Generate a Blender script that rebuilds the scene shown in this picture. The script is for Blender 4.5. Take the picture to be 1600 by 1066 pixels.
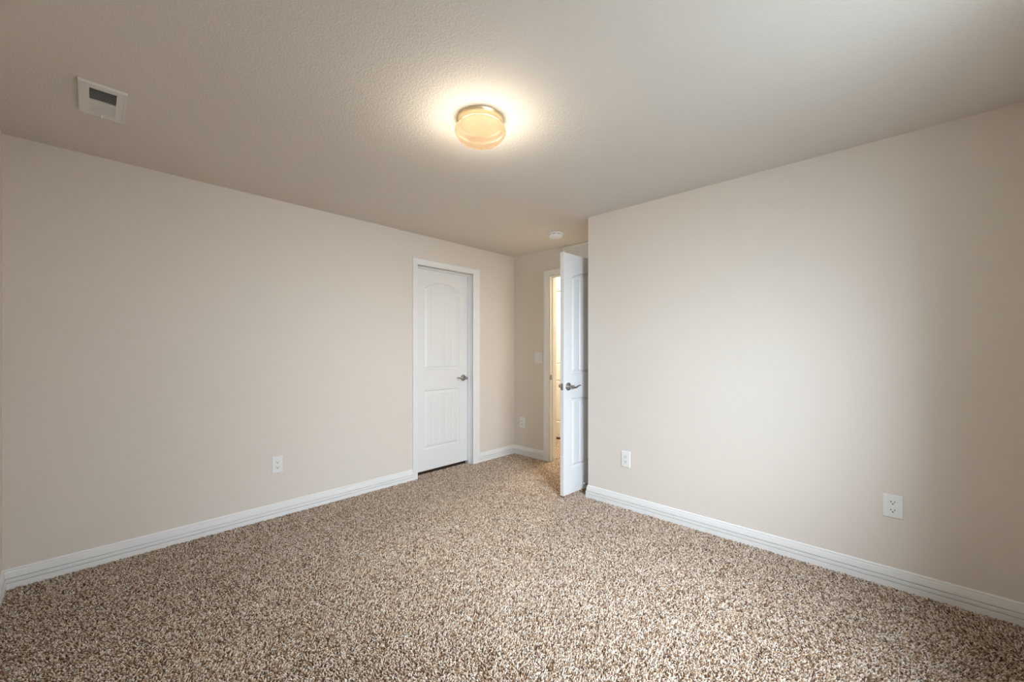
import bpy, bmesh, math, random
import numpy as np
from mathutils import Vector, Matrix

random.seed(7)
rng = np.random.default_rng(7)
S = bpy.context.scene
COL = S.collection
for o in list(bpy.data.objects):
    bpy.data.objects.remove(o)

# ------------------------------------------------------------------ camera
YAW = 43.72
cam_d = bpy.data.cameras.new('camera')
cam_d.sensor_width = 36.0
cam_d.lens = 630.0 / 1600.0 * 36.0
cam_d.shift_y = 14.0 / 1600.0
cam_d.clip_start = 0.02
cam = bpy.data.objects.new('camera', cam_d)
cam.location = (0, 0, 1.235)
cam.rotation_euler = (math.radians(90), 0, math.radians(YAW))
COL.objects.link(cam)
S.camera = cam

# ------------------------------------------------------------------ room numbers (metres)
H = 2.352          # ceiling
LX = -3.34         # left wall
RY = 2.903         # right wall
BY = 3.53          # back wall of the entry
AX = -1.887        # side of the entry (corner of the right wall)
FY = -0.315        # wall behind the camera
EX = 0.47          # wall with the window, just right of the frame
HY = 4.50          # far wall of the hall
FL = -0.012        # floor under the pile

# ------------------------------------------------------------------ light
S.view_settings.view_transform = 'Standard'
S.view_settings.look = 'None'
S.view_settings.gamma = 1.0
S.view_settings.exposure = 0.0
S.view_settings.use_curve_mapping = False

w = bpy.data.worlds.new('sky')
S.world = w
w.use_nodes = True
nt = w.node_tree
nt.nodes.clear()
wo = nt.nodes.new('ShaderNodeOutputWorld')
bg = nt.nodes.new('ShaderNodeBackground')
tc = nt.nodes.new('ShaderNodeTexCoord')
sp = nt.nodes.new('ShaderNodeSeparateXYZ')
rp = nt.nodes.new('ShaderNodeValToRGB')
rp.color_ramp.elements[0].position = 0.0
rp.color_ramp.elements[0].color = (0.085, 0.10, 0.115, 1)
rp.color_ramp.elements[1].position = 1.0
rp.color_ramp.elements[1].color = (0.76, 0.84, 0.99, 1)
for pos, c in ((0.40, (0.11, 0.13, 0.15)), (0.48, (0.31, 0.35, 0.41)), (0.53, (0.40, 0.45, 0.535)), (0.62, (0.50, 0.57, 0.68)), (0.76, (0.76, 0.84, 0.99))):
    e = rp.color_ramp.elements.new(pos)
    e.color = (*c, 1)
mr = nt.nodes.new('ShaderNodeMapRange')
mr.inputs['From Min'].default_value = -1
mr.inputs['From Max'].default_value = 1
nt.links.new(tc.outputs['Generated'], sp.inputs[0])
nt.links.new(sp.outputs['Z'], mr.inputs['Value'])
nt.links.new(mr.outputs['Result'], rp.inputs[0])
# sky dimmed towards +Y, added only to darken the left wall's near end
az = nt.nodes.new('ShaderNodeMapRange')
az.interpolation_type = 'SMOOTHSTEP'
az.inputs['From Min'].default_value = -0.34
az.inputs['From Max'].default_value = 0.42
az.inputs['To Min'].default_value = 1.0
az.inputs['To Max'].default_value = 0.20
vm = nt.nodes.new('ShaderNodeVectorMath')
vm.operation = 'SCALE'
nt.links.new(sp.outputs['Y'], az.inputs['Value'])
nt.links.new(rp.outputs[0], vm.inputs[0])
nt.links.new(az.outputs['Result'], vm.inputs['Scale'])
nt.links.new(vm.outputs[0], bg.inputs[0])
bg.inputs['Strength'].default_value = 73.0
nt.links.new(bg.outputs[0], wo.inputs[0])

WY0, WY1, WZ0, WZ1 = 0.50, 1.70, 0.98, 2.08      # window opening in the wall right of the frame


def light(name, kind, loc, energy, color, **kw):
    d = bpy.data.lights.new(name, kind)
    d.energy = energy
    d.color = color
    for k, v in kw.items():
        setattr(d, k, v)
    o = bpy.data.objects.new(name, d)
    o.location = loc
    COL.objects.link(o)
    return o


p = light('window_portal', 'AREA', (EX + 0.17, (WY0 + WY1) / 2, (WZ0 + WZ1) / 2), 1, (1, 1, 1),
          shape='RECTANGLE', size=WZ1 - WZ0, size_y=WY1 - WY0)
p.rotation_euler = (0, math.radians(90), 0)
p.data.cycles.is_portal = True
LAMP = Vector((-1.458, 1.304, H))
for q in range(6):                     # points ringed inside the glass to light the ceiling past the pan
    a_ = math.pi * q / 3
    bulb = light('lamp_bulb', 'POINT', (LAMP.x + 0.083 * math.cos(a_), LAMP.y + 0.083 * math.sin(a_), H - 0.078), 9.4, (1.0, 0.92, 0.82), shadow_soft_size=0.022)
    bulb.data.use_nodes = True         # added close-range softening, keeps the glass from burning out
    ln = bulb.data.node_tree
    em = ln.nodes['Emission']
    fo = ln.nodes.new('ShaderNodeLightFalloff')
    fo.inputs['Strength'].default_value = 1.0
    fo.inputs['Smooth'].default_value = 0.03
    ln.links.new(fo.outputs['Quadratic'], em.inputs['Strength'])
light('hall_light', 'POINT', (-2.86, 4.14, H - 0.12), 105.0, (1.0, 0.85, 0.61), shadow_soft_size=0.07)


# ------------------------------------------------------------------ materials
def mat(name, color, rough=0.5, metal=0.0, bump=None, spec=0.5, coat=0.0):
    """bump = (scale, strength, distance)"""
    m = bpy.data.materials.new(name)
    m.use_nodes = True
    n = m.node_tree
    b = n.nodes['Principled BSDF']
    b.inputs['Base Color'].default_value = (*color, 1)
    b.inputs['Roughness'].default_value = rough
    b.inputs['Metallic'].default_value = metal
    b.inputs['Specular IOR Level'].default_value = spec
    b.inputs['Coat Weight'].default_value = coat
    if bump:
        t = n.nodes.new('ShaderNodeTexCoord')
        no = n.nodes.new('ShaderNodeTexNoise')
        no.inputs['Scale'].default_value = bump[0]
        no.inputs['Detail'].default_value = 3.0
        no.inputs['Roughness'].default_value = 0.55
        bp = n.nodes.new('ShaderNodeBump')
        bp.inputs['Strength'].default_value = bump[1]
        bp.inputs['Distance'].default_value = bump[2]
        n.links.new(t.outputs['Object'], no.inputs['Vector'])
        n.links.new(no.outputs['Fac'], bp.inputs['Height'])
        n.links.new(bp.outputs[0], b.inputs['Normal'])
    return m


M_WALL = mat('beige wall paint', (0.76, 0.70, 0.63), 0.75, bump=(120, 0.12, 0.003), spec=0.25)
M_CEIL = mat('beige ceiling paint', (0.76, 0.71, 0.65), 0.85, bump=(135, 0.42, 0.005), spec=0.2)
M_TRIM = mat('white semi-gloss trim', (0.86, 0.855, 0.845), 0.32)
M_DOOR = mat('white door paint', (0.83, 0.83, 0.825), 0.38, bump=(260, 0.05, 0.001))
M_PLAST = mat('white plastic', (0.85, 0.85, 0.835), 0.3)
M_VENT = mat('white enamel', (0.80, 0.78, 0.75), 0.4)
M_GRILL = mat('white enamel grille', (0.93, 0.92, 0.91), 0.4)
M_DARK = mat('dark slot', (0.02, 0.02, 0.02), 0.6)
M_HOLLOW = mat('dark hollow fill', (0.035, 0.035, 0.03), 0.8)  # dark colour put in for the shade of hollows
M_NICK = mat('brushed nickel', (0.34, 0.33, 0.315), 0.28, metal=1.0, bump=(400, 0.05, 0.0005))
M_BRASS = mat('polished brass', (0.95, 0.80, 0.50), 0.35, metal=1.0)
M_LINER = mat('dark pan liner', (0.085, 0.06, 0.035), 0.9, spec=0.1)  # added liner's colour, kept dark to dim the lamp's inside
M_BACK = mat('carpet backing', (0.16, 0.10, 0.065), 1.0, spec=0.0)
M_FRAME = mat('white vinyl', (0.8, 0.8, 0.8), 0.35)

# frosted cream lamp glass: lets most of the bulb's light through and glows cream itself
M_GLASS = bpy.data.materials.new('cream lamp glass')
M_GLASS.use_nodes = True
n = M_GLASS.node_tree
n.nodes.clear()
out = n.nodes.new('ShaderNodeOutputMaterial')
tr = n.nodes.new('ShaderNodeBsdfTransparent')
tr.inputs[0].default_value = (0.23, 0.22, 0.20, 1)
tl = n.nodes.new('ShaderNodeBsdfTranslucent')
tl.inputs[0].default_value = (0.95, 0.67, 0.40, 1)
gl = n.nodes.new('ShaderNodeBsdfGlossy')
gl.inputs['Roughness'].default_value = 0.25
mx = n.nodes.new('ShaderNodeMixShader')
mx.inputs[0].default_value = 0.047
mg = n.nodes.new('ShaderNodeMixShader')
mg.inputs[0].default_value = 0.03
n.links.new(tr.outputs[0], mx.inputs[1])
n.links.new(tl.outputs[0], mx.inputs[2])
n.links.new(mx.outputs[0], mg.inputs[1])
n.links.new(gl.outputs[0], mg.inputs[2])
n.links.new(mg.outputs[0], out.inputs[0])

# window glass
M_PANE = bpy.data.materials.new('clear window glass')
M_PANE.use_nodes = True
n = M_PANE.node_tree
n.nodes.clear()
out = n.nodes.new('ShaderNodeOutputMaterial')
tr = n.nodes.new('ShaderNodeBsdfTransparent')
tr.inputs[0].default_value = (0.94, 0.96, 0.95, 1)
gl = n.nodes.new('ShaderNodeBsdfGlossy')
gl.inputs['Roughness'].default_value = 0.02
mx = n.nodes.new('ShaderNodeMixShader')
mx.inputs[0].default_value = 0.06
n.links.new(tr.outputs[0], mx.inputs[1])
n.links.new(gl.outputs[0], mx.inputs[2])
n.links.new(mx.outputs[0], out.inputs[0])

# carpet yarn: every tuft has its own shade of tan, from cream to dark brown
M_YARN = bpy.data.materials.new('speckled tan yarn')
M_YARN.use_nodes = True
n = M_YARN.node_tree
b = n.nodes['Principled BSDF']
b.inputs['Roughness'].default_value = 0.95
b.inputs['Specular IOR Level'].default_value = 0.1
b.inputs['Sheen Weight'].default_value = 0.25
b.inputs['Sheen Roughness'].default_value = 0.5
at = n.nodes.new('ShaderNodeAttribute')
at.attribute_name = 'yarn'
cr = n.nodes.new('ShaderNodeValToRGB')
els = cr.color_ramp.elements
els[0].position = 0.0
els[0].color = (0.095, 0.046, 0.022, 1)
els[1].position = 1.0
els[1].color = (0.95, 0.87, 0.765, 1)
for pos, c in ((0.15, (0.25, 0.135, 0.07)), (0.38, (0.52, 0.34, 0.20)), (0.62, (0.77, 0.615, 0.46))):
    e = els.new(pos)
    e.color = (*c, 1)
n.links.new(at.outputs['Fac'], cr.inputs[0])
n.links.new(cr.outputs[0], b.inputs['Base Color'])


# ------------------------------------------------------------------ helpers
def link(name, bm, material, parent=None, loc=None, smooth=False, bevel=0.0):
    me = bpy.data.meshes.new(name)
    bmesh.ops.recalc_face_normals(bm, faces=bm.faces)
    bm.to_mesh(me)
    bm.free()
    for m in (material if isinstance(material, (list, tuple)) else [material]):
        me.materials.append(m)
    if smooth:
        for f in me.polygons:
            f.use_smooth = True
    o = bpy.data.objects.new(name, me)
    COL.objects.link(o)
    if parent is not None:
        o.parent = parent
    if loc is not None:
        o.location = loc
    if bevel:
        md = o.modifiers.new('bevel', 'BEVEL')
        md.width = bevel
        md.segments = 2
        md.limit_method = 'ANGLE'
    return o


def box(bm, x0, x1, y0, y1, z0, z1):
    v = [bm.verts.new((x, y, z)) for x in (x0, x1) for y in (y0, y1) for z in (z0, z1)]
    for f in ((0, 1, 3, 2), (4, 6, 7, 5), (0, 4, 5, 1), (2, 3, 7, 6), (0, 2, 6, 4), (1, 5, 7, 3)):
        bm.faces.new([v[i] for i in f])
    return v


def boxes(*bs):
    bm = bmesh.new()
    for b_ in bs:
        box(bm, *b_)
    return bm


def lathe(prof, seg=48, axis='Z'):
    """prof: (radius, height) pairs, spun round the axis"""
    bm = bmesh.new()
    rings = []
    for r, z in prof:
        ring = []
        for k in range(seg):
            a = 2 * math.pi * k / seg
            if axis == 'Z':
                c = (r * math.cos(a), r * math.sin(a), z)
            elif axis == 'Y':
                c = (r * math.cos(a), z, r * math.sin(a))
            else:
                c = (z, r * math.cos(a), r * math.sin(a))
            ring.append(bm.verts.new(c))
        rings.append(ring)
    for a_, b_ in zip(rings, rings[1:]):
        for k in range(seg):
            bm.faces.new((a_[k], a_[(k + 1) % seg], b_[(k + 1) % seg], b_[k]))
    if prof[0][0] > 1e-5:
        bm.faces.new(rings[0])
    if prof[-1][0] > 1e-5:
        bm.faces.new(list(reversed(rings[-1])))
    bmesh.ops.remove_doubles(bm, verts=bm.verts, dist=1e-6)
    return bm


def tube(bm, pts, radii, seg=10, squash=1.0):
    """tube along pts; radii per point; squash flattens it vertically"""
    pts = [Vector(p_) for p_ in pts]
    rings = []
    for i, p_ in enumerate(pts):
        t = (pts[min(i + 1, len(pts) - 1)] - pts[max(i - 1, 0)]).normalized()
        up = Vector((0, 0, 1)) if abs(t.z) < 0.9 else Vector((0, 1, 0))
        s = t.cross(up).normalized()
        u = s.cross(t).normalized()
        rings.append([bm.verts.new(p_ + (s * math.cos(2 * math.pi * k / seg) + u * squash * math.sin(2 * math.pi * k / seg)) * radii[i]) for k in range(seg)])
    for a_, b_ in zip(rings, rings[1:]):
        for k in range(seg):
            bm.faces.new((a_[k], a_[(k + 1) % seg], b_[(k + 1) % seg], b_[k]))
    bm.faces.new(rings[0])
    bm.faces.new(list(reversed(rings[-1])))


def sweep(paths, prof, place):
    """profile (w, d) swept along open polylines of (corner, miter) pairs in the wall plane; place(u, z, d) -> world"""
    bm = bmesh.new()
    for path in paths:
        rows = []
        for (u, z), (mu, mz) in path:
            rows.append([bm.verts.new(place(u + mu * w_, z + mz * w_, d)) for w_, d in prof])
        for a_, b_ in zip(rows, rows[1:]):
            for k in range(len(prof)):
                kk = (k + 1) % len(prof)
                bm.faces.new((a_[k], a_[kk], b_[kk], b_[k]))
        bm.faces.new(rows[0])
        bm.faces.new(list(reversed(rows[-1])))
    return bm


def tag(o, label, cat, kind=None, group=None):
    o['label'] = label
    o['category'] = cat
    if kind:
        o['kind'] = kind
    if group:
        o['group'] = group
    return o


def thing(name, label, cat, loc, rot=(0, 0, 0), group=None):
    o = bpy.data.objects.new(name, None)
    o.empty_display_size = 0.05
    COL.objects.link(o)
    o.location = loc
    o.rotation_euler = rot
    return tag(o, label, cat, None, group)


def struct(name, bm, m, label, cat, **kw):
    return tag(link(name, bm, m, **kw), label, cat, 'structure')


# ------------------------------------------------------------------ shell
TH = 0.115
struct('floor', boxes((-4.75, 0.65, -0.45, 4.70, FL - 0.1, FL)), M_BACK, 'carpeted floor running from the bedroom into the hall', 'floor')
struct('ceiling', boxes((-4.75, 0.65, -0.45, 4.70, H, H + 0.1)), M_CEIL, 'beige textured ceiling with the round light', 'ceiling')
CY0, CY1, CZ = 2.178, 2.868, 2.052      # closet opening
cx0 = LX - TH
struct('wall_left', boxes((cx0, LX, FY - TH, CY0, FL, H), (cx0, LX, CY1, BY + TH, FL, H), (cx0, LX, CY0, CY1, CZ, H),
                          (cx0 - 0.65, cx0 - 0.55, 1.9, 3.1, FL, H), (cx0 - 0.65, cx0, 1.8, 1.9, FL, H), (cx0 - 0.65, cx0, 3.1, 3.2, FL, H)),
       M_WALL, 'long beige wall on the left with the closed white door', 'wall')
DX0, DX1, DZ = -2.795, -1.966, 2.056    # door opening in the back wall
struct('wall_back', boxes((cx0, DX0, BY, BY + TH, FL, H), (DX1, 0.6, BY, BY + TH, FL, H), (DX0, DX1, BY, BY + TH, DZ, H)),
       M_WALL, 'short beige back wall of the entry with the doorway to the hall', 'wall')
struct('wall_right', boxes((AX, 0.6, RY, BY, FL, H)), M_WALL, 'wide beige wall on the right that ends in a corner by the open door', 'wall')
struct('wall_front', boxes((LX, 0.6, FY - TH, FY, FL, H)), M_WALL, 'beige wall at the left edge of the photo', 'wall')
struct('wall_east', boxes((EX, EX + 0.2, FY, WY0, FL, H), (EX, EX + 0.2, WY1, RY, FL, H), (EX, EX + 0.2, WY0, WY1, FL, WZ0),
                          (EX, EX + 0.2, WY0, WY1, WZ1, H)), M_WALL, 'beige wall with the window, just right of the view', 'wall')
HX0, HX1 = -3.63, -2.855                # hall door opening
struct('wall_hall', boxes((-4.7, HX0, HY, HY + TH, FL, H), (HX1, -0.7, HY, HY + TH, FL, H), (HX0, HX1, HY, HY + TH, DZ, H),
                          (HX0 - 0.05, HX1 + 0.05, HY + TH, HY + TH + 0.05, FL, H),
                          (-4.7, -4.6, BY, HY, FL, H), (-0.8, -0.7, BY + TH, HY, FL, H), (-4.7, cx0, BY, BY + TH, FL, H)),
       M_WALL, 'beige hall wall seen through the doorway', 'wall')

# window in the wall right of the frame
wf = bmesh.new()
f0 = 0.05
for (y0, y1, z0, z1) in ((WY0, WY1, WZ0, WZ0 + f0), (WY0, WY1, WZ1 - f0, WZ1), (WY0, WY0 + f0, WZ0 + f0, WZ1 - f0), (WY1 - f0, WY1, WZ0 + f0, WZ1 - f0),
                         ((WY0 + WY1) / 2 - 0.025, (WY0 + WY1) / 2 + 0.025, WZ0 + f0, WZ1 - f0)):
    box(wf, EX + 0.10, EX + 0.16, y0, y1, z0, z1)
win = struct('window_1', wf, M_FRAME, 'white framed sliding window just right of the view', 'window')
link('pane', boxes((EX + 0.128, EX + 0.132, WY0 + f0, (WY0 + WY1) / 2 - 0.025, WZ0 + f0, WZ1 - f0)), M_PANE, win)
link('pane', boxes((EX + 0.128, EX + 0.132, (WY0 + WY1) / 2 + 0.025, WY1 - f0, WZ0 + f0, WZ1 - f0)), M_PANE, win)

# ------------------------------------------------------------------ baseboards
BPROF = [(0, 0), (.0160, 0), (.0160, .0235), (.0150, .0245), (.0060, .0245), (.0060, .0275), (.0140, .0275), (.0148, .0300), (.0148, .0440), (.0138, .0460), (.0030, .0460),
         (.0030, .0505), (.0115, .0505), (.0122, .0520), (.0115, .0550), (.0085, .0800), (.0062, .0830), (.0062, .0860), (.0076, .0880), (.0066, .0920), (.0040, .0955), (0, .0965)]


def baseboard(name, runs, label):
    """runs: list of polylines of ((x, y), (offset dir x, y)) along the floor"""
    bm = bmesh.new()
    for run in runs:
        rows = []
        for (x, y), (ox, oy) in run:
            rows.append([bm.verts.new((x + ox * d, y + oy * d, z if z else FL)) for d, z in BPROF])
        for a_, b_ in zip(rows, rows[1:]):
            for k in range(len(BPROF)):
                kk = (k + 1) % len(BPROF)
                bm.faces.new((a_[k], a_[kk], b_[kk], b_[k]))
        bm.faces.new(rows[0])
        bm.faces.new(list(reversed(rows[-1])))
    return struct(name, bm, M_TRIM, label, 'baseboard')


CW = 0.062                              # casing width
baseboard('baseboard_left', [[((LX, FY), (1, 1)), ((LX, CY0 - CW + 0.004), (1, 0))],
                             [((LX, CY1 + CW - 0.004 + 0.036), (1, 0)), ((LX, BY), (1, -1))]],
          'white moulded baseboard along the left wall either side of the closed door')
baseboard('baseboard_back', [[((LX, BY), (1, -1)), ((DX0 - 0.073, BY), (0, -1))]], 'short white baseboard under the light switch in the far corner')
baseboard('baseboard_right', [[((AX, BY - 0.012), (-1, 0)), ((AX, RY), (-1, -1)), ((EX, RY), (-1, -1))]],
          'white moulded baseboard along the right wall, wrapping the corner by the open door')
baseboard('baseboard_front', [[((LX, FY), (1, 1)), ((EX, FY), (-1, 1))]], 'white baseboard at the lower left edge of the photo')
baseboard('baseboard_east', [[((EX, FY), (-1, 1)), ((EX, RY), (-1, -1))]], 'white baseboard under the window, right of the view')
baseboard('baseboard_hall', [[((-4.6, HY), (0, -1)), ((HX0 - CW, HY), (0, -1))], [((HX1 + CW, HY), (0, -1)), ((-0.8, HY), (0, -1))]],
          'white baseboard of the hall beyond the doorway')

# ------------------------------------------------------------------ casings and jambs
CPROF = [(0, 0), (0, .0085), (.003, .0105), (.010, .0105), (.013, .0125), (.030, .0135), (.044, .0165), (.054, .0165), (.060, .0150), (.062, .012), (.062, 0)]


def doorway(name, u0, u1, zt, place, depth, stop_d, label, cw0=CW, cw1=CW, rev=0.005):
    """casing on the room side plus a jamb lining and door stops; place(u, z, d): d out of the wall into the room"""
    k0, k1 = cw0 / CW, cw1 / CW
    r = rev
    path = [((u0 - r, FL), (-k0, 0)), ((u0 - r, zt + r), (-k0, 1)), ((u1 + r, zt + r), (k1, 1)), ((u1 + r, FL), (k1, 0))]
    o = struct(name, sweep([path], CPROF, place), M_TRIM, label, 'door frame')
    bm = bmesh.new()

    def pbox(a0, a1, z0, z1, d0, d1):
        v = [bm.verts.new(place(a, z, d)) for a in (a0, a1) for z in (z0, z1) for d in (d0, d1)]
        for f in ((0, 1, 3, 2), (4, 6, 7, 5), (0, 4, 5, 1), (2, 3, 7, 6), (0, 2, 6, 4), (1, 5, 7, 3)):
            bm.faces.new([v[i] for i in f])
    t = 0.018
    pbox(u0 - 0.004, u0 + 0.002, FL, zt, 0, -depth)
    pbox(u1 - 0.002, u1 + 0.004, FL, zt, 0, -depth)
    pbox(u0 - 0.004, u1 + 0.004, zt - 0.002, zt + 0.004, 0, -depth)
    link('jamb', bm, M_TRIM, o)
    bm = bmesh.new()
    s0, s1 = stop_d
    pbox(u0 + 0.002, u0 + 0.012, FL, zt - 0.002, s0, s1)
    pbox(u1 - 0.012, u1 - 0.002, FL, zt - 0.002, s0, s1)
    pbox(u0 + 0.012, u1 - 0.012, zt - 0.012, zt - 0.002, s0, s1)
    link('stop', bm, M_TRIM, o, bevel=0.002)
    return o


on_left = lambda u, z, d: (LX + d, u, z)
on_back = lambda u, z, d: (u, BY - d, z)
on_hall = lambda u, z, d: (u, HY - d, z)
doorway('trim_1', CY0, CY1, CZ, on_left, TH, (-0.040, -0.074), 'white casing round the closed door in the left wall', cw0=0.055, cw1=0.098)
tb = doorway('trim_2', DX0, DX1, DZ, on_back, TH, (-0.040, -0.074), 'white casing round the doorway to the hall in the back wall', cw0=0.074, cw1=0.060)
doorway('trim_3', HX0, HX1, DZ, on_hall, TH, (-0.05, -0.06), 'white casing round the hall door seen through the doorway')
# strike plate on the doorway's left jamb
sp_ = boxes((DX0 + 0.002, DX0 + 0.0035, BY + 0.003, BY + 0.032, 0.90, 0.957))
st = link('strike_plate', sp_, M_NICK, tb)
st['label'] = 'nickel strike plate'


# ------------------------------------------------------------------ doors
def door_mesh(wd, ht, th, k=1.0):
    """two-panel arched plank door; u in [-wd, 0], front face at y = 0 facing -Y"""
    st_ = 0.107
    u0, u1 = -wd + st_, -st_
    uc, hw = (u0 + u1) / 2, (u1 - u0) / 2
    zs, zc = 1.825, 1.897                # spring and crown of the arch
    panels = ((0.212, 0.802, 0.802), (1.008, zs, zc))
    grooves = [u0 + (u1 - u0) * k / 5 for k in range(1, 5)]

    def depth(u, z):
        d = 0.0
        for z0, za, zb in panels:
            zt = za + (zb - za) * (1 - ((u - uc) / hw) ** 2) if zb > za else za
            s = min(u - u0, u1 - u, z - z0, zt - z)
            if s <= 0:
                continue
            if s < 0.008:
                d = 0.0105 * (s / 0.008) ** 0.7
            elif s < 0.014:
                d = 0.0105
            elif s < 0.038:
                q = (s - 0.014) / 0.024
                d = 0.0105 - 0.008 * (q * q * (3 - 2 * q))
            else:
                d = 0.0025
            if s > 0.034:
                for g in grooves:
                    if abs(u - g) < 0.005:
                        d = max(d, 0.0025 + 0.0035 * (1 - abs(u - g) / 0.005))
        return d * k
    off = [-0.002, 0, .002, .004, .006, .008, .011, .014, .018, .022, .026, .030, .034, .038, .041]
    us = {-wd, 0.0}
    us |= {u0 + a for a in off} | {u1 - a for a in off}
    for g in grooves:
        us |= {g - 0.005, g - 0.0025, g, g + 0.0025, g + 0.005}
    us |= {u0 + (u1 - u0) * k / 40 for k in range(41)}
    us = sorted(round(u, 5) for u in us)
    us = [u for i, u in enumerate(us) if i == 0 or u - us[i - 1] > 4e-4]
    zs_ = {0.0, ht}
    for z0, za, zb in panels:
        zs_ |= {z0 + a for a in off}
        if zb == za:
            zs_ |= {za - a for a in off}
    zz = zs - 0.05
    while zz < zc + 0.004:
        zs_.add(zz)
        zz += 0.0022
    zs_ |= {0.06 * k for k in range(1, int(ht / 0.06) + 1)}
    zl = sorted(round(z, 5) for z in zs_ if z <= ht)
    zl = [z for i, z in enumerate(zl) if i == 0 or z - zl[i - 1] > 4e-4]
    D = [[depth(u, z) for z in zl] for u in us]
    bm = bmesh.new()
    nu, nz = len(us), len(zl)
    A = [[bm.verts.new((us[i], D[i][j], zl[j])) for j in range(nz)] for i in range(nu)]
    B = [[bm.verts.new((us[i], th - D[i][j], zl[j])) for j in range(nz)] for i in range(nu)]
    for i in range(nu - 1):
        for j in range(nz - 1):
            bm.faces.new((A[i][j], A[i + 1][j], A[i + 1][j + 1], A[i][j + 1]))
            bm.faces.new((B[i][j], B[i][j + 1], B[i + 1][j + 1], B[i + 1][j]))
    for i in range(nu - 1):
        bm.faces.new((A[i][0], B[i][0], B[i + 1][0], A[i + 1][0]))
        bm.faces.new((A[i][-1], A[i + 1][-1], B[i + 1][-1], B[i][-1]))
    for j in range(nz - 1):
        bm.faces.new((A[0][j], A[0][j + 1], B[0][j + 1], B[0][j]))
        bm.faces.new((A[-1][j], B[-1][j], B[-1][j + 1], A[-1][j + 1]))
    return bm


def lever_handle(parent, u, z, y, side, way):
    """lever handle on a door face: side -1 stands out along -Y, way = +1/-1 the lever's direction along u"""
    ro = link('handle', lathe([(0.0, 0.0), (0.0335, 0.0), (0.0335, 0.003 * side), (0.031, 0.007 * side), (0.024, 0.0095 * side), (0.0165, 0.0105 * side),
                               (0.0135, 0.014 * side), (0.0125, 0.034 * side), (0.0145, 0.040 * side), (0.0145, 0.056 * side), (0.011, 0.060 * side), (0, 0.0615 * side)],
                              28, 'Y'), M_NICK, parent, (u, y, z), smooth=True)
    ro['label'] = 'nickel lever handle'
    bm = bmesh.new()
    pts, rad = [], []
    for k in range(15):
        t = k / 14
        pts.append((way * (0.004 + 0.112 * t), side * (0.049 - 0.004 * t), -0.008 * math.sin(math.pi * min(1, t * 1.5)) + 0.018 * max(0, t - 0.5)))
        rad.append(0.0098 * (1 - 0.45 * t) * (0.75 if k == 14 else 1))
    tube(bm, pts, rad, 12, 0.8)
    link('lever', bm, M_NICK, ro, smooth=True)
    return ro


def hinge(parent, z, u, y):
    bm = lathe([(0, -0.045), (0.0065, -0.045), (0.0065, 0.045), (0, 0.045)], 14, 'Z')
    h_ = link('hinge', bm, M_NICK, parent, (u, y, z))
    h_['label'] = 'nickel hinge'


# closed closet door
d1 = struct('door_1', door_mesh(0.668, 2.022, 0.035), M_DOOR, 'closed white arched two-panel door in the left wall', 'door')
d1.location = (LX - 0.075, 2.862, 0.026)
d1.rotation_euler = (0, 0, math.radians(90))
lever_handle(d1, -0.058, 0.906, 0.0, -1, -1)
# door open into the room, seen nearly edge on
d2 = struct('door_2', door_mesh(0.813, 2.025, 0.035, 1.3), M_DOOR, 'white plank-panelled door standing open beside the corner of the right wall', 'door')
d2.location = (-1.969, BY - 0.008, 0.022)
d2.rotation_euler = (0, 0, math.radians(87.8))
lever_handle(d2, -0.813 + 0.062, 0.906, 0.0, -1, 1)
lever_handle(d2, -0.813 + 0.062, 0.906, 0.035, 1, 1)
lp = link('latch', boxes((-0.8142, -0.8125, 0.006, 0.029, 0.878, 0.934), (-0.822, -0.8125, 0.012, 0.023, 0.897, 0.915)), M_NICK, d2)
lp['label'] = 'nickel latch plate'
for z in (0.23, 1.05, 1.83):
    hinge(d2, z, 0.004, -0.004)
# hall door
d3 = struct('door_3', door_mesh(HX1 - HX0 - 0.012, 2.025, 0.035), M_DOOR, 'white hall door seen through the narrow gap of the doorway', 'door')
d3.location = (HX1 - 0.006, HY + 0.012, 0.018)

# ------------------------------------------------------------------ ceiling light
lt = thing('ceiling_light', 'round flush ceiling light with brass pan and glowing cream glass', 'ceiling light', (LAMP.x, LAMP.y, H))
pan = link('pan', lathe([(0.0, 0.0), (0.110, 0.0), (0.110, -0.003), (0.1065, -0.006), (0.105, -0.028), (0.1065, -0.032), (0.105, -0.034), (0.101, -0.0335),
                         (0.0995, -0.012), (0.0, -0.010)], 64), M_BRASS, lt, smooth=True)
link('dark_liner', lathe([(0, -0.009), (0.098, -0.011), (0.0985, -0.0335), (0.090, -0.0350), (0, -0.0350)], 48), M_LINER, lt)  # added dark liner, hides the bright pan seen through the glass
pan['label'] = 'polished brass pan'
gp = [(0.0985, -0.030), (0.100, -0.038), (0.109, -0.041), (0.117, -0.046), (0.1225, -0.053), (0.1243, -0.060), (0.1225, -0.068), (0.1165, -0.079),
      (0.1060, -0.092), (0.0910, -0.104), (0.0720, -0.1145), (0.0490, -0.1230), (0.0245, -0.1280), (0.0, -0.1295)]
bm = lathe(gp, 64)
tops = [f for f in bm.faces if len(f.verts) > 4]
bmesh.ops.delete(bm, geom=tops, context='FACES_ONLY')
gs = link('glass_shade', bm, M_GLASS, lt, smooth=True)
gs['label'] = 'cream frosted glass shade'

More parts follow.
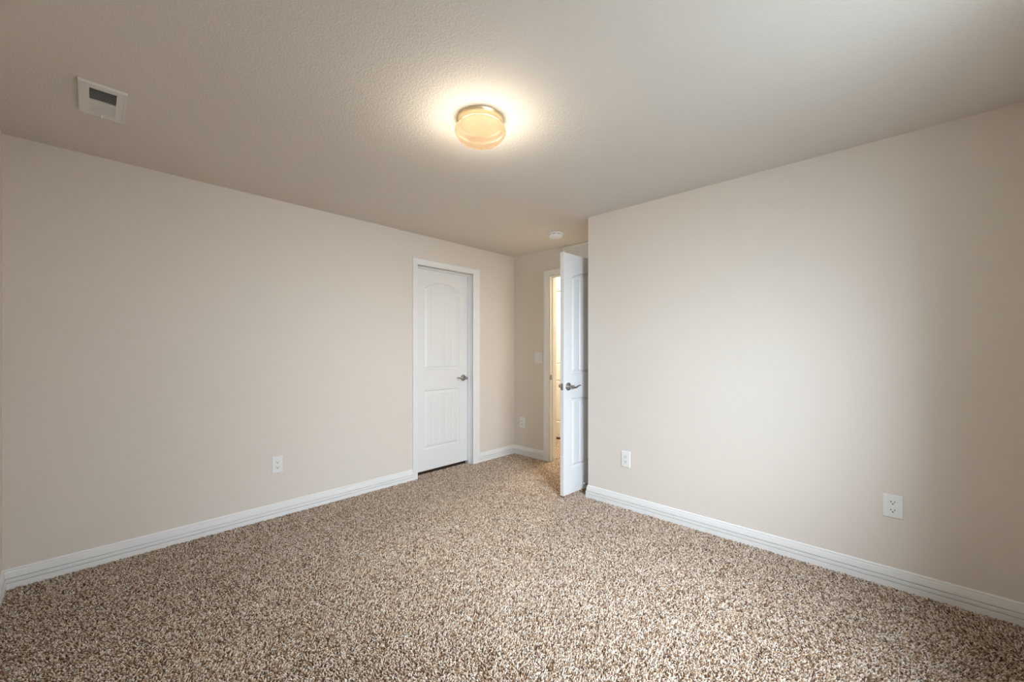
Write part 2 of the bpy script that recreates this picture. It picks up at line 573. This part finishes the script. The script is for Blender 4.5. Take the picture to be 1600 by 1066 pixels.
# ------------------------------------------------------------------ ceiling register
VX0, VX1, VY0, VY1 = -2.732, -2.422, -0.034, 0.111
vc = Vector(((VX0 + VX1) / 2, (VY0 + VY1) / 2, H))
vt = thing('ceiling_vent', 'white ceiling air register with one dark louvre bank near the left wall', 'vent', vc)
hx, hy = (VX1 - VX0) / 2, (VY1 - VY0) / 2
ox, oy = 0.118, 0.042
bm = bmesh.new()
for (x0, x1, y0, y1) in ((-hx, -ox, -hy, hy), (ox, hx, -hy, hy), (-ox, ox, -hy, -oy), (-ox, ox, oy, hy), (-0.004, 0.004, -oy, oy)):
    box(bm, x0, x1, y0, y1, -0.010, 0.0)
bmesh.ops.remove_doubles(bm, verts=bm.verts, dist=1e-5)
link('frame', bm, M_VENT, vt)
rim = bmesh.new()
for (x0, x1, y0, y1) in ((-hx - .002, -hx + .004, -hy - .002, hy + .002), (hx - .004, hx + .002, -hy - .002, hy + .002), (-hx, hx, -hy - .002, -hy + .004), (-hx, hx, hy - .004, hy + .002)):
    box(rim, x0, x1, y0, y1, -0.012, -0.001)
link('rim', rim, M_VENT, vt)
link('backing_sheet', boxes((-ox, ox, -oy, oy, -0.0015, -0.0005)), M_HOLLOW, vt)  # flat dark sheet, paints the shade of an opening behind the louvres
for bank, (a, b_) in enumerate(((0.004, ox), (-ox, -0.004))):
    nb = 8
    for k in range(nb):
        xc = a + (b_ - a) * (k + 0.5) / nb
        bm = bmesh.new()
        dx, dz = 0.0046, 0.0040
        sgn = -1 if bank == 0 else 1
        v = [bm.verts.new((xc - sgn * dx * q + tx, y, -0.0062 - dz * q + tz)) for q in (1, -1) for y in (-oy, oy) for tx, tz in ((0.0004, 0), (-0.0004, 0))]
        for f in ((0, 1, 3, 2), (4, 6, 7, 5), (0, 4, 5, 1), (2, 3, 7, 6), (0, 2, 6, 4), (1, 5, 7, 3)):
            bm.faces.new([v[i] for i in f])
        link('louvre', bm, M_VENT, vt)
link('damper_lever', boxes((-ox - 0.020, -ox - 0.016, -0.016, 0.010, -0.013, -0.009), (-ox - 0.021, -ox - 0.014, -0.004, 0.002, -0.024, -0.009)), M_VENT, vt)

# ------------------------------------------------------------------ return grille over the doorway
gx0, gx1, gz0, gz1 = -2.612, -2.205, 2.142, 2.341
gt = thing('return_air_grille', 'white slatted air grille above the doorway, behind the top of the open door', 'vent', ((gx0 + gx1) / 2, BY, (gz0 + gz1) / 2))
hx, hz = (gx1 - gx0) / 2, (gz1 - gz0) / 2
bw = 0.022
bm = bmesh.new()
for (x0, x1, z0, z1) in ((-hx, hx, hz - bw, hz), (-hx, hx, -hz, -hz + bw), (-hx, -hx + bw, -hz + bw, hz - bw), (hx - bw, hx, -hz + bw, hz - bw)):
    box(bm, x0, x1, -0.008, 0.0, z0, z1)
link('frame', bm, M_GRILL, gt, bevel=0.002)
link('divider', boxes((-0.005, 0.005, -0.007, -0.001, -hz + bw, hz - bw)), M_GRILL, gt)
link('backing_sheet', boxes((-hx + bw, hx - bw, -0.0012, -0.0002, -hz + bw, hz - bw)), M_GRILL, gt)  # closed sheet behind the slats, whitened to make the grille look brighter
ns = 9
for k in range(ns):
    zc_ = -hz + bw + (2 * hz - 2 * bw) * (k + 0.5) / ns
    bm = bmesh.new()
    v = [bm.verts.new((x, y, zc_ + z)) for x in (-hx + bw, hx - bw) for y, z in ((-0.0065, -0.006), (-0.0065, -0.0052), (-0.0015, 0.0062), (-0.0015, 0.007))]
    for f in ((0, 1, 2, 3), (7, 6, 5, 4), (0, 4, 5, 1), (1, 5, 6, 2), (2, 6, 7, 3), (3, 7, 4, 0)):
        bm.faces.new([v[i] for i in f])
    link('slat', bm, M_GRILL, gt)

# ------------------------------------------------------------------ smoke detector
sm = thing('smoke_detector', 'white round smoke detector on the ceiling near the doorway', 'smoke detector', (-2.37, 3.082, H))
link('mounting_base', lathe([(0, 0), (0.073, 0), (0.074, -0.004), (0.072, -0.012), (0.062, -0.014), (0, -0.014)], 48), M_PLAST, sm, smooth=True)
link('vent_gap', lathe([(0, -0.013), (0.057, -0.013), (0.057, -0.019), (0, -0.019)], 48), M_HOLLOW, sm)
bm = lathe([(0, -0.0185), (0.062, -0.0185), (0.0645, -0.022), (0.063, -0.033), (0.056, -0.040), (0.040, -0.043), (0.018, -0.0435), (0, -0.0435)], 48)
for k in range(8):
    a = 2 * math.pi * k / 8
    r_ = Matrix.Rotation(a, 4, 'Z')
    for v in box(bm, 0.052, 0.0625, -0.008, 0.008, -0.0195, -0.0125):
        v.co = r_ @ v.co
link('cover', bm, M_PLAST, sm, smooth=False)
link('test_button', lathe([(0, -0.042), (0.013, -0.042), (0.013, -0.0455), (0.011, -0.047), (0, -0.047)], 24), M_PLAST, sm)


# ------------------------------------------------------------------ outlets and switch
def rounded_plate(wd, ht, th, inset=0.0035):
    """cover plate standing out along -Y with a sloped edge"""
    bm = bmesh.new()
    rows = []
    for s, y in ((0, 0.0), (0, -th * 0.45), (inset, -th)):
        rows.append([bm.verts.new((x * (wd / 2 - s), y, z * (ht / 2 - s))) for x, z in ((-1, -1), (1, -1), (1, 1), (-1, 1))])
    for a_, b_ in zip(rows, rows[1:]):
        for k in range(4):
            bm.faces.new((a_[k], a_[(k + 1) % 4], b_[(k + 1) % 4], b_[k]))
    bm.faces.new(rows[0])
    bm.faces.new(rows[-1])
    return bm


def outlet(label, loc, rotz, wd, ht, k=1.0):
    t = thing('wall_outlet', label, 'outlet', loc, (0, 0, rotz), 'white duplex outlets low on the walls')
    link('cover_plate', rounded_plate(wd, ht, 0.0065), M_PLAST, t)
    link('screw', lathe([(0, -0.006), (0.003, -0.006), (0.003, -0.0072), (0, -0.0076)], 12, 'Y'), M_PLAST, t)
    for s in (1, -1):
        bm = bmesh.new()
        pts = []
        for q in range(40):
            a = 2 * math.pi * q / 40
            pts.append((0.0172 * k * math.cos(a), max(-0.0135 * k, min(0.0135 * k, 0.0172 * k * math.sin(a)))))
        lo = [bm.verts.new((x, -0.006, z)) for x, z in pts]
        hi = [bm.verts.new((x * 0.96, -0.0085, z * 0.96)) for x, z in pts]
        for q in range(40):
            bm.faces.new((lo[q], lo[(q + 1) % 40], hi[(q + 1) % 40], hi[q]))
        bm.faces.new(hi)
        r_ = link('receptacle', bm, M_PLAST, t, (0, 0, s * 0.0195 * k))
        link('slot', boxes((-0.0084 * k, -0.0052 * k, -0.0088, -0.0080, -0.0005 * k, 0.0072 * k)), M_DARK, r_)
        link('slot', boxes((0.0052 * k, 0.0084 * k, -0.0088, -0.0080, 0.0002 * k, 0.0066 * k)), M_DARK, r_)
        link('slot', lathe([(0, -0.0080), (0.0031 * k, -0.0080), (0.0031 * k, -0.0088), (0, -0.0088)], 14, 'Y'), M_DARK, r_, (0, 0, -0.0068 * k))
    return t


R90 = math.radians(90)
outlet('white duplex outlet low on the left wall, short of the closed door', (LX, 0.9625, 0.380), R90, 0.074, 0.123)
outlet('white outlet low on the right wall, near its corner by the open door', (-1.540, RY, 0.379), 0, 0.076, 0.124)
outlet('white outlet on the right wall farthest from the open door, the largest looking', (-0.018, RY, 0.417), 0, 0.079, 0.120, 1.06)
outlet('small white outlet on the back wall in the corner, below the light switch', (-3.205, BY, 0.377), 0, 0.076, 0.122)

sw = thing('light_switch', 'white two-gang light switch plate beside the hall doorway', 'light switch', (-2.949, BY, 1.142))
link('cover_plate', rounded_plate(0.118, 0.128, 0.0065), M_PLAST, sw)
for s in (-1, 1):
    bm = boxes((-0.0055, 0.0055, -0.0075, -0.006, -0.013, 0.013))
    v = box(bm, -0.0042, 0.0042, -0.017, -0.006, -0.004, 0.004)
    for q in v:
        if q.co.y < -0.01:
            q.co.z -= 0.006
    link('toggle', bm, M_PLAST, sw, (s * 0.023, 0, 0))
    for z in (0.03, -0.03):
        link('screw', lathe([(0, -0.006), (0.003, -0.006), (0.003, -0.0072), (0, -0.0076)], 12, 'Y'), M_PLAST, sw, (s * 0.023, 0, z))

# ------------------------------------------------------------------ spring door stop
DSY, DSZ = 2.985, 0.068
x_b = AX - 0.0090
x_t = -1.9885
ds = thing('door_stop', 'spring door stop with white tip between the baseboard corner and the open door', 'door stop', (x_b, DSY, DSZ))
L_ = x_b - x_t
link('base', lathe([(0, 0.001), (0.010, 0.001), (0.010, -0.004), (0.006, -0.008), (0, -0.008)], 16, 'X'), M_NICK, ds)
bm = bmesh.new()
pts = []
for k in range(16 * 10 + 1):
    a = 2 * math.pi * k / 10
    pts.append((-0.007 - (L_ - 0.020) * k / 160, 0.0052 * math.cos(a), 0.0052 * math.sin(a)))
tube(bm, pts, [0.0015] * len(pts), 6)
link('spring', bm, M_NICK, ds, smooth=True)
tp = link('tip', lathe([(0, -L_ + 0.016), (0.0075, -L_ + 0.018), (0.0100, -L_ + 0.009), (0.0090, -L_ + 0.001), (0, -L_)], 18, 'X'), M_PLAST, ds, smooth=True)
tp['label'] = 'white rubber tip'


# ------------------------------------------------------------------ carpet pile: short leaning yarn tufts
def smooth_field(x, y, seed):
    r = np.random.default_rng(seed)
    f = np.zeros_like(x)
    for _ in range(14):
        k = r.normal(0, 1, 2) * r.uniform(1.5, 7)
        f += np.sin(k[0] * x + k[1] * y + r.uniform(0, 6.28)) / (0.6 + np.hypot(*k) * 0.25)
    return f / 3.0


def carpet():
    sp_ = 0.0064
    xs = np.arange(-4.0, EX, sp_)
    ys = np.arange(FY, HY, sp_ * 0.87)
    X, Y = np.meshgrid(xs, ys)
    X = X + (np.arange(len(ys)) % 2)[:, None] * sp_ / 2
    X = (X + rng.uniform(-.42, .42, X.shape) * sp_).ravel()
    Y = (Y + rng.uniform(-.42, .42, Y.shape) * sp_).ravel()
    bb = 0.016
    room = (X > LX + bb) & (X < EX - bb) & (Y > FY + bb) & (Y < RY - bb)
    entry = (X > LX + bb) & (X < AX - bb) & (Y >= RY - bb) & (Y < BY - bb)
    sill = (X > DX0 + 0.014) & (X < DX1 - 0.014) & (Y >= BY - 0.07) & (Y < BY + TH + 0.01)
    hall = (X > -4.0) & (X < -1.6) & (Y >= BY + TH + 0.005) & (Y < HY - bb)
    clo = (X > LX - 0.080) & (X <= LX + bb) & (Y > CY0 + 0.016) & (Y < CY1 - 0.016)
    frame = (X < LX + 0.02) & (((Y > CY0 - 0.066) & (Y < CY0 + 0.014)) | ((Y > CY1 - 0.014) & (Y < CY1 + 0.11)))
    frame |= (Y > BY - 0.02) & (Y < BY + TH + 0.02) & (((X > DX0 - 0.085) & (X < DX0 + 0.014)) | ((X > DX1 - 0.014) & (X < DX1 + 0.07)))
    fx, fy = -math.sin(math.radians(YAW)), math.cos(math.radians(YAW))
    dep = X * fx + Y * fy
    keep = (room | entry | sill | hall | clo) & ~frame & (dep > 0.55)
    X, Y = X[keep], Y[keep]
    n_ = len(X)
    ang = smooth_field(X, Y, 3) * 1.6 + rng.uniform(-2.2, 2.2, n_) - 0.6
    lean = rng.uniform(0.0045, 0.0125, n_)
    hgt = rng.uniform(0.0085, 0.0135, n_)
    r0 = rng.uniform(0.0024, 0.0034, n_)
    ca, sa = np.cos(ang), np.sin(ang)
    co = np.zeros((n_, 7, 3), np.float32)
    tw = rng.uniform(0, 2.1, n_)
    for k in range(3):
        a = tw + 2.094 * k
        co[:, k, 0] = X + r0 * np.cos(a)
        co[:, k, 1] = Y + r0 * np.sin(a)
        co[:, k, 2] = FL
        a2 = a + 0.7
        co[:, 3 + k, 0] = X + ca * lean * 0.55 + r0 * 1.1 * np.cos(a2)
        co[:, 3 + k, 1] = Y + sa * lean * 0.55 + r0 * 1.1 * np.sin(a2)
        co[:, 3 + k, 2] = FL + hgt * 0.72 + r0 * 0.35 * np.sin(a2 * 2)
    co[:, 6, 0] = X + ca * lean
    co[:, 6, 1] = Y + sa * lean
    co[:, 6, 2] = FL + hgt
    base = np.arange(n_, dtype=np.int32)[:, None] * 7
    quads = np.array([[0, 1, 4, 3], [1, 2, 5, 4], [2, 0, 3, 5]], np.int32).ravel()
    tris = np.array([[3, 4, 6], [4, 5, 6], [5, 3, 6]], np.int32).ravel()
    loops = (base + np.concatenate([quads, tris])[None, :]).ravel()
    lens = np.tile(np.array([4, 4, 4, 3, 3, 3], np.int32), n_)
    starts = np.concatenate([[0], np.cumsum(lens)[:-1]]).astype(np.int32)
    me = bpy.data.meshes.new('carpet_pile')
    me.vertices.add(n_ * 7)
    me.vertices.foreach_set('co', co.ravel())
    me.loops.add(len(loops))
    me.loops.foreach_set('vertex_index', loops)
    me.polygons.add(len(lens))
    me.polygons.foreach_set('loop_start', starts)
    me.update(calc_edges=True)
    me.polygons.foreach_set('use_smooth', np.ones(len(lens), bool))
    at_ = me.attributes.new('yarn', 'FLOAT', 'POINT')
    at_.data.foreach_set('value', np.repeat(rng.random(n_).astype(np.float32), 7))
    me.materials.append(M_YARN)
    me.update()
    o = bpy.data.objects.new('carpet_pile', me)
    COL.objects.link(o)
    tag(o, 'speckled tan and brown cut pile carpet covering the whole floor', 'carpet', 'stuff')
    print('tufts', n_)


carpet()
